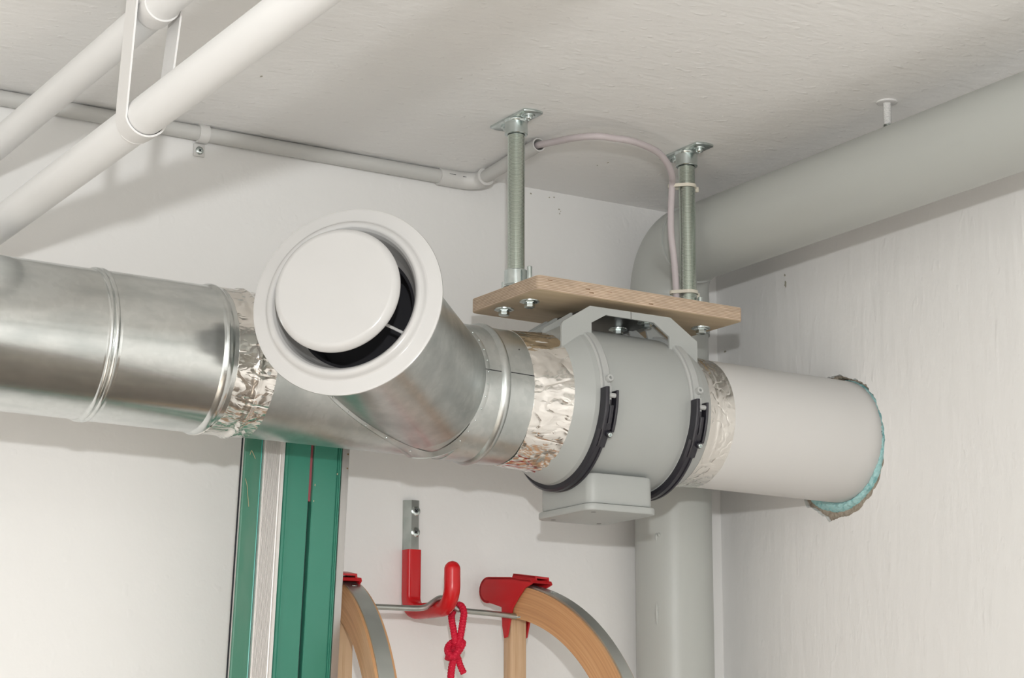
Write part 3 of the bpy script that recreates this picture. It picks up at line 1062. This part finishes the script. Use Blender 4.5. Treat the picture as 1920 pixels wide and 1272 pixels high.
for (x, y) in ((1.3830, 1.9500), (1.3750, 2.0000)):
    link('plate_bolt', *merge(lathe([(0, .003), (0, .0118), (.0012, .0116), (.0016, .0105), (.0016, .003)], (x, y, .5475), (0, 0, -1), 28),
                              lathe([(.0016, .0062), (.0066, .0062), (.0074, .0052), (.0074, 1e-5)], (x, y, .5475), (0, 0, -1), 6)), M['zinc'], bp, smooth=25)

# terminal box under the housing
XA, XB_, YA_, YB_ = 1.2850, 1.3770, 1.929, 2.042
tb = link('terminal_box', *prism([(x, y, .3165) for x, y in rrect((XA + XB_) / 2, (YA_ + YB_) / 2, (XB_ - XA) / 2, (YB_ - YA_) / 2, .012, 6)], (0, 0, 1), .0365, .0035), M['fan'], fan, smooth=40)
lid = rrect((XA + XB_) / 2, (YA_ + YB_) / 2, (XB_ - XA) / 2 + .0035, (YB_ - YA_) / 2 + .0035, .0135, 6)
link('box_lid', *prism([(x, y, .3078) for x, y in lid], (0, 0, 1), .0088, .0022), M['fan'], tb, smooth=40)
for (x, y) in ((XA + .013, YB_ - .013), (XA + .013, YA_ + .013), (XB_ - .013, YB_ - .013)):
    link('lid_screw', *lathe([(0, .0030), (.0003, .0028), (.0003, 1e-5)], (x, y, .3078), (0, 0, -1), 16), M['darkmetal'], tb)

# ------------------------------------------------------------------ plastic wall pipe and its foam
pv_ = link('wall_pipe', *ring([(1.452, .0780), (1.452, .0798), (1.80, .0798)], 96), M['pvc'], origin=(1.452, 1.985, zax(1.452)), smooth=40)
tag(pv_, 'smooth cream white plastic pipe leading from the fan into the right wall', 'pipe')
vs, fs = [], []
NF, MF = 200, 9
for k in range(NF):
    t = 2 * pi * k / NF
    ro_ = max(foam_r(t) - .0022, .0812)
    ri = .0792
    for i in range(MF):
        u = i / (MF - 1)
        r = ri + (ro_ - ri) * u
        bul = sin(pi * u) ** .6 * min(.006, (ro_ - ri) * .7)
        nn = noise.noise(V((u * 3, 14 * cos(t), 14 * sin(t)))) * .0022 + noise.noise(V((u * 7 + 9, 45 * cos(t), 45 * sin(t)))) * .0013
        x = XR + .007 - bul - nn * sin(pi * u) - .004 * (1 - u)
        r += noise.noise(V((u * 3 + 20, 40 * cos(t), 40 * sin(t)))) * .0012
        vs.append(V((x, PY - r * cos(t), PZ + r * sin(t))))
for k in range(NF):
    j = (k + 1) % NF
    for i in range(MF - 1):
        fs.append((k * MF + i, k * MF + i + 1, j * MF + i + 1, j * MF + i))
fo = link('foam_seal', vs, fs, M['foam'], origin=(XR, PY, PZ), smooth=70)
tag(fo, 'lumpy turquoise foam filling the hole around the white wall pipe', 'foam')

# ------------------------------------------------------------------ leaning metal profiles
LEAN = .037
TOPZ = .445
ZM = .247
SH = Matrix.Identity(4)


def lean(v):
    return V((v[0] + (v[2] - ZM) * LEAN, v[1], v[2]))


def profile(name, label, cat, x0, x1, section, m, group=None):
    """section: closed outline (x,y) in metres; stands on the floor, leaning slightly"""
    t = thing(name, label, cat, lean(((x0 + x1) / 2, 2.12, ZF)), group)
    vs, fs = [], []
    n = len(section)
    for z in (ZF, TOPZ):
        for (x, y) in section:
            vs.append(lean((x, y, z)))
    for i in range(n):
        j = (i + 1) % n
        fs.append((i, j, n + j, n + i))
    fs.append(tuple(reversed(range(n))))
    fs.append(tuple(range(n, 2 * n)))
    return t, (vs, fs)


def uch(x0, x1, yf, yb, lip=.0015, r=.0015):
    return [(x0, yb), (x0, yf + r), (x0 + r * .3, yf + r * .3), (x0 + r, yf), (x1 - r, yf), (x1 - r * .3, yf + r * .3), (x1, yf + r), (x1, yb)]


YFt = 2.100
G = 'metal profiles leaning behind the duct'
t, g = profile('metal_profile', 'leftmost scratched dark green metal profile leaning against the wall', 'metal profile', .9213, .9436, uch(.9213, .9432, YFt + .004, YFt + .007), M['greend'], G)
link('face', *g, M['greend'], t, smooth=0)
link('edge_bead', *tube([lean((.9422, YFt + .0042, ZF)), lean((.9422, YFt + .0042, TOPZ))], .0009, 8), mat('pale_green_edge', (.06, .36, .30), .3), t)  # edge highlight put into the colour as paler green
link('dark_gasket', *merge(*[box((0, 0, 0), (1, 1, 1))][:0] or [tube([lean((.9208, YFt + .012, ZF)), lean((.9208, YFt + .012, TOPZ))], .0011, 6)]), M['black'], t)  # thin black line along the left edge

for pts_ in ([(.9236, .338), (.9262, .331), (.9275, .322), (.9290, .313), (.9300, .306)], [(.9275, .366), (.9290, .371), (.9312, .368), (.9345, .362)]):
    link('dust_strand', *tube(crom([lean((x, YFt + .0032, z)) for x, z in pts_], 4), .00035, 6), mat('straw_dust', (.46, .40, .25), .9), t)

# ribbed aluminium
sec = [(.9436, YFt + .012), (.9436, YFt)]
xa, xb, nr = .9450, .9640, 13
for k in range(nr):
    u = xa + (xb - xa) * k / nr
    wv = (xb - xa) / nr
    sec += [(u, YFt + .0006), (u + wv * .25, YFt - .0005), (u + wv * .6, YFt - .0005), (u + wv * .85, YFt + .0006)]
sec += [(.9648, YFt), (.9656, YFt - .002), (.9690, YFt - .002), (.9702, YFt + .001), (.9702, YFt + .012)]
t, g = profile('metal_profile', 'ribbed bare aluminium profile standing between the green profiles', 'metal profile', .9436, .9702, sec, M['ribalu'], G)
link('ribbed_face', *g, M['ribalu'], t, smooth=0)

sec = [(.9708, YFt + .022), (.9708, YFt + .003), (.9720, YFt + .0010), (.9745, YFt + .0006), (.9752, YFt - .0012), (.9766, YFt - .0012), (.9776, YFt + .001), (1.0030, YFt + .001), (1.0036, YFt + .002), (1.0036, YFt + .022)]
t, g = profile('metal_profile', 'green metal profile just left of the narrow dark gap with a red strip', 'metal profile', .9708, 1.0042, sec, M['green'], G)
link('face', *g, M['green'], t, smooth=0)

# gap: black backing put in for its shade, and the red strip
t, g = profile('spacer_bar', 'narrow black bar with a red strip on top, between two green profiles', 'bar', 1.0044, 1.0074, [(1.0037, YFt + .022), (1.0037, YFt + .010), (1.0079, YFt + .010), (1.0079, YFt + .022)], M['black'], None)
link('dark_bar', *g, M['black'], t, smooth=0)
rs = [lean(p) for p in ((1.0038, YFt + .0050, .318), (1.0078, YFt + .0050, .318), (1.0078, YFt + .0050, TOPZ), (1.0038, YFt + .0050, TOPZ))]
link('red_strip', *prism(rs, (0, 1, 0), .004), M['redstrip'], t, smooth=0)

sec = [(1.0080, YFt + .022), (1.0080, YFt + .001), (1.0088, YFt), (1.0372, YFt), (1.0378, YFt + .0018), (1.0386, YFt + .0018), (1.0392, YFt), (1.0400, YFt), (1.0404, YFt + .0012), (1.0410, YFt + .0012), (1.0414, YFt), (1.0428, YFt), (1.0434, YFt + .001), (1.0434, YFt + .022)]
t, g = profile('metal_profile', 'green metal profile on the right of the dark gap, grooved along its right edge', 'metal profile', 1.0075, 1.0434, sec, M['green'], G)
link('face', *g, M['green'], t, smooth=0)
for (x, z, a, b, s) in ((1.0105, .337, .8, 1.6, 31), (1.0100, .318, .7, 1.3, 32), (1.0385, .352, .8, 1.2, 33)):
    fleck(t, lean((x, YFt, z)), (0, -1, 0), blob(a, b, s), 'paint_chip', M['plyface'])

sec = [(1.0437, 2.118), (1.0437, YFt + .001), (1.0443, YFt), (1.0450, YFt), (1.0453, YFt + .0006), (1.0532, YFt + .0006), (1.0536, YFt + .001), (1.0536, 2.118)]
t, g = profile('metal_profile', 'slim bare aluminium edge profile with two drilled holes, rightmost of the leaning profiles', 'metal profile', 1.0437, 1.0536, sec, M['alu'], G)
link('face', *g, M['alu'], t, smooth=0)
for z in (.377, .360):
    c = lean((1.0515, YFt + .0005, z))
    link('hole', *lathe([(0, .0011), (.0002, .0010), (.0002, 1e-5)], c, (0, -1, 0), 12), mat('rusty_hole', (.16, .10, .04), .8), t)
# ------------------------------------------------------------------ red wall hook
HX = 1.2165
hook = thing('wall_hook', 'steel wall hook with a red vinyl sleeve, screwed to the back wall', 'hook', (HX, YB, .30))
sec = [(HX - .0102, YB), (HX - .0102, YB - .0035), (HX - .0030, YB - .0105), (HX + .0070, YB - .0105), (HX + .0100, YB - .0070), (HX + .0100, YB)]
vs, fs = [], []
for z in (.215, .3495):
    vs += [V((x, y, z)) for x, y in sec]
n = len(sec)
fs = [(i, (i + 1) % n, n + (i + 1) % n, n + i) for i in range(n)] + [tuple(reversed(range(n))), tuple(range(n, 2 * n))]
link('steel_bar', vs, fs, M['steel'], hook, smooth=0)
for z in (.3358, .3087):
    panhead((HX + .0030, YB - .0105, z), (0, -1, 0),   .0062, .0017, hook, M['zinc'])
SX = HX - .0026
yw = YB - .0112
path = [V((SX, yw, .2855)), V((SX, yw, .262)), V((SX, yw, .236))]
for k in range(0, 9):
    a = radians(90 * k / 8)
    path.append(V((SX, yw - .022 + .022 * cos(a), .2270 - .020 * sin(a))))
path += [V((SX, 2.190, .2065)), V((SX, 2.172, .2062))]
for k in range(0, 9):
    a = radians(90 * k / 8)
    path.append(V((SX, 2.1520 - .026 * sin(a), .2320 - .026 * cos(a))))
path += [V((SX, 2.126, .240)), V((SX, 2.126, .2500))]
path = crom(path, 3) + [V((SX, 2.126, .2500 + .0125 * k / 10)) for k in range(1, 11)]


def sleeve_r(s, a, u):
    """square sleeve on the bar, round and domed at the free end"""
    n_ = 6 - 4 * min(1, max(0, (s - .055) / .05))
    r = .0099 / (abs(cos(a)) ** n_ + abs(sin(a)) ** n_) ** (1 / n_)
    e = (s - SLEN + .0105) / .0105
    return r * (sqrt(max(1 - e * e, 0.0004)) if e > 0 else 1)


SLEN = sum((q - p).length for p, q in zip(path, path[1:]))
link('red_sleeve', *tube(path, 0, 40, rad=sleeve_r, ref=(1, 0, 0)), M['red'], hook, smooth=55)

# ------------------------------------------------------------------ wooden sled hanging from the hook
sled = thing('wooden_sled', 'wooden sled with curved runners and red caps, hanging on the red hook', 'sled', (1.21, 2.155, -.62))
RHO = .265
M['runner'] = wood('bent_ash_runner', (0.55, 0.30, 0.145), (0.46, 0.235, 0.105), (0.38, 0.18, 0.075), (26, 26, 26))


def runner_mat():
    m = bpy.data.materials.new('bent_ash_laminate')
    m.use_nodes = True
    nt = m.node_tree
    b = nt.nodes['Principled BSDF']
    b.inputs['Roughness'].default_value = .36
    at = nt.nodes.new('ShaderNodeAttribute')
    at.attribute_name = 'grain'
    mp = nt.nodes.new('ShaderNodeMapping')
    mp.inputs['Scale'].default_value = (7, 420, 90)
    nt.links.new(at.outputs['Vector'], mp.inputs[0])
    n = nt.nodes.new('ShaderNodeTexNoise')
    n.inputs['Scale'].default_value = 1
    n.inputs['Detail'].default_value = 4
    nt.links.new(mp.outputs[0], n.inputs[0])
    cr = nt.nodes.new('ShaderNodeValToRGB')
    e = cr.color_ramp.elements
    e[0].position, e[1].position = .34, .68
    e[0].color, e[1].color = (.47, .245, .115, 1), (.60, .345, .175, 1)
    x = e.new(.5)
    x.color = (.54, .29, .135, 1)
    nt.links.new(n.outputs['Fac'], cr.inputs[0])
    nt.links.new(cr.outputs[0], b.inputs['Base Color'])
    return m


M['runner'] = runner_mat()


def runner(P0, al, th0, ri):
    P0 = V(P0)
    al, th0 = radians(al), radians(th0)
    h = V((sin(al), -cos(al), 0))
    side = V((cos(al), sin(al), 0))
    f = lambda q: RHO * (sin(q) * h + cos(q) * V((0, 0, 1)))
    base = f(th0)
    pts, nor, arc = [], [], []
    q0 = th0 - radians(4)
    for k in range(41):
        q = q0 + (radians(90) - q0) * k / 40
        pts.append(P0 + f(q) - base)
        nor.append((sin(q) * h + cos(q) * V((0, 0, 1))))
        arc.append(RHO * (q - q0))
    last = pts[-1]
    for k in range(1, 9):
        pts.append(last + V((0, 0, -.085 * k)))
        nor.append(h.copy())
        arc.append(arc[-1] + .085)
    W2, T, ST = .0128, .0405, .0022

    def strip(d0, d1, hw, i0=0):
        vs, gr = [], []
        for p, nn, s in zip(pts[i0:], nor[i0:], arc[i0:]):
            for (a, b) in ((-hw, d0), (hw, d0), (hw, d1), (-hw, d1)):
                vs.append(p + side * a + nn * b)
                gr.append((s, b + .7 * P0.x, a))
        n = len(pts) - i0
        fs = []
        for i in range(n - 1):
            for k in range(4):
                k2 = (k + 1) % 4
                fs.append((i * 4 + k, i * 4 + k2, i * 4 + 4 + k2, i * 4 + 4 + k))
        fs += [(0, 1, 2, 3), tuple(4 * n - 4 + k for k in (3, 2, 1, 0))]
        return vs, fs, gr
    vs, fs, gr = strip(-T - ST, -ST, W2)
    o = link('runner', vs, fs, M['runner'], sled, smooth=30)
    at = o.data.attributes.new('grain', 'FLOAT_VECTOR', 'POINT')
    lut = {}
    for v_, g_ in zip(vs, gr):
        lut[tuple(round(c, 5) for c in (V(v_) - V(sled['_o'])))] = g_
    for i, v_ in enumerate(o.data.vertices):
        g_ = lut.get(tuple(round(c, 5) for c in v_.co))
        if g_:
            at.data[i].vector = g_
    vs, fs, gr = strip(-ST, .0002, .0094, 1)
    st = link('steel_strip', vs, fs, M['strip'], o, smooth=30)
    for k in (ri,):
        link('rivet', *lathe([(0, .0034), (.0006, .0030), (.0008, .0012), (.0003, 1e-5)], pts[k] + nor[k] * .0002, nor[k], 16), M['zinc'], o)
    # plastic cap: cheeks, crown with a raised channel, spike along the slat
    R_ = lambda y, z: P0 + V((0, y, z))
    return o, P0, side, h


def nose(k0, k1, off=0.0, n=12):
    return [(2.2110 + (.0186 - off) * sin(radians(k0 + (k1 - k0) * k / n)), .2377 + (.0167 - off) * cos(radians(k0 + (k1 - k0) * k / n))) for k in range(n + 1)]


capp = nose(190, -5) + [(2.1636, .2511), (2.1203, .2448), (2.1178, .240), (2.1329, .2353), (2.1468, .2237), (2.1583, .212), (2.1633, .1964), (2.1696, .1768), (2.1761, .1752), (2.1801, .1908), (2.1816, .2143)]


def cap(P0, al, dz, sy=.9):
    P0 = V(P0)
    a = radians(al)
    h = V((sin(a), -cos(a), 0))
    side = V((cos(a), sin(a), 0))
    pt = lambda y, z, s: P0 + h * max((2.150 - y) * sy, (P0.y - 2.2395) * .98) + side * s + V((0, 0, z - .2415 + dz))
    hw = .0175
    parts = []
    for s in (-hw, hw - .0026):
        parts.append(prism([pt(y, z, s) for y, z in capp], side, .0026, .0006))
    crown = [(2.1178, .2408), (2.1203, .2448), (2.1636, .2511)] + nose(-5, 190) + nose(190, -5, .003) + [(2.1636, .2480), (2.1200, .2416)]
    parts.append(prism([pt(y, z, -hw) for y, z in crown], side, 2 * hw))
    ch = [(2.1672, .2502), (2.1640, .2555), (2.1180, .2490), (2.1170, .2440)]
    for (s0, s1) in ((-.0115, -.0092), (.0092, .0115)):
        parts.append(prism([pt(y, z, s0) for y, z in ch], side, s1 - s0))
    ch2 = [(2.1655, .2535), (2.1640, .2559), (2.1180, .2494), (2.1180, .2470)]
    parts.append(prism([pt(y, z, -.0115) for y, z in ch2], side, .0230))
    return link('end_cap', *merge(*parts), M['redcap'], sled, smooth=25)


def slat(x0, x1, y0_, y1_, top):
    return link('slat', *box((x0, y0_, -.60), (x1, y1_, top), .0016, 2), M['slat'], sled)


PR0, PL0 = (1.3355, 2.15, .2415), (1.0905, 2.15, .2302)
runner(PR0, 10, 10, 7)
cap((1.3355, 2.1500, .2415), 10, 0.0)
runner(PL0, -10, 20, 3)
cap((1.0860, 2.1720, .2335), -10, 0.0)
slat(1.3205, 1.3440, 2.164, 2.1815, .215)
slat(1.0780, 1.1000, 2.164, 2.1815, .205)
# cross rod with a hump over the hook arm
RY, RZ = 2.157, .2055
rp = [(1.108, RY, RZ - .0008), (1.130, RY, RZ - .0006), (1.170, RY, RZ - .0002), (1.186, RY, RZ + .0004), (1.196, RY, RZ + .003), (1.206, RY, RZ + .0095), (1.214, RY, RZ + .0140), (1.2215, RY, RZ + .0135), (1.231, RY, RZ + .0075), (1.2375, RY, RZ + .002), (1.246, RY, RZ + .0002), (1.29, RY, RZ - .0015), (1.324, RY - .002, RZ - .0038)]
rod = link('cross_rod', *tube(crom(rp, 6), .0036, 16), M['steel'], sled, smooth=50)
link('flat_end', *merge(box((1.322, RY - .012, RZ - .0062), (1.350, RY + .001, RZ - .0040), .0006)), M['zinc'], rod)

# ------------------------------------------------------------------ red cord with knot
RR = .0041


def braid(s, a, u):
    return RR * (1 + .13 * sin(2 * a + s * 900) * sin(2 * a - s * 900) + .03 * sin(6 * a))


def rpath(pts, n=30):
    P = crom(pts, n)
    out = [P[0]]
    for p in P[1:]:
        if (p - out[-1]).length > .00045:
            out.append(p)
    return out


cord = thing('red_cord', 'short red braided cord tied around the sled rod in a knot', 'cord', (1.236, RY, .154))
yk = 2.150
pA = [(1.2268, yk, .118), (1.2270, yk, .128), (1.2285, yk - .001, .1405), (1.2310, yk - .004, .150), (1.2360, yk - .0065, .1585), (1.2405, yk - .004, .1660), (1.2375, yk + .003, .1690), (1.2310, yk + .006, .1655), (1.2245, yk + .004, .1600),
      (1.2215, yk - .002, .1535), (1.2250, yk - .0075, .1480), (1.2320, yk - .0085, .1555), (1.2350, yk - .004, .1640), (1.2380, yk - .004, .1760), (1.2425, yk - .0015, .1930), (1.2448, yk + .0005, .2030), (1.2440, yk + .0040, .2105), (1.2425, yk + .0085, .2125),
      (1.2395, yk + .0135, .2080), (1.2345, yk + .0125, .2010), (1.2315, yk + .007, .1930), (1.2308, yk + .001, .1800), (1.2315, yk - .001, .1690), (1.2330, yk + .003, .1600), (1.2270, yk + .005, .1500), (1.2235, yk, .1470), (1.2290, yk - .007, .1490),
      (1.2345, yk - .003, .1470), (1.2385, yk - .001, .1400), (1.2420, yk - .001, .1330), (1.2445, yk - .001, .1290)]
link('braided_cord', *tube(rpath(pA, 26), RR, 18, rad=braid), M['rope'], cord, smooth=70)

for o in list(bpy.data.objects):
    if '_o' in o.keys():
        del o['_o']
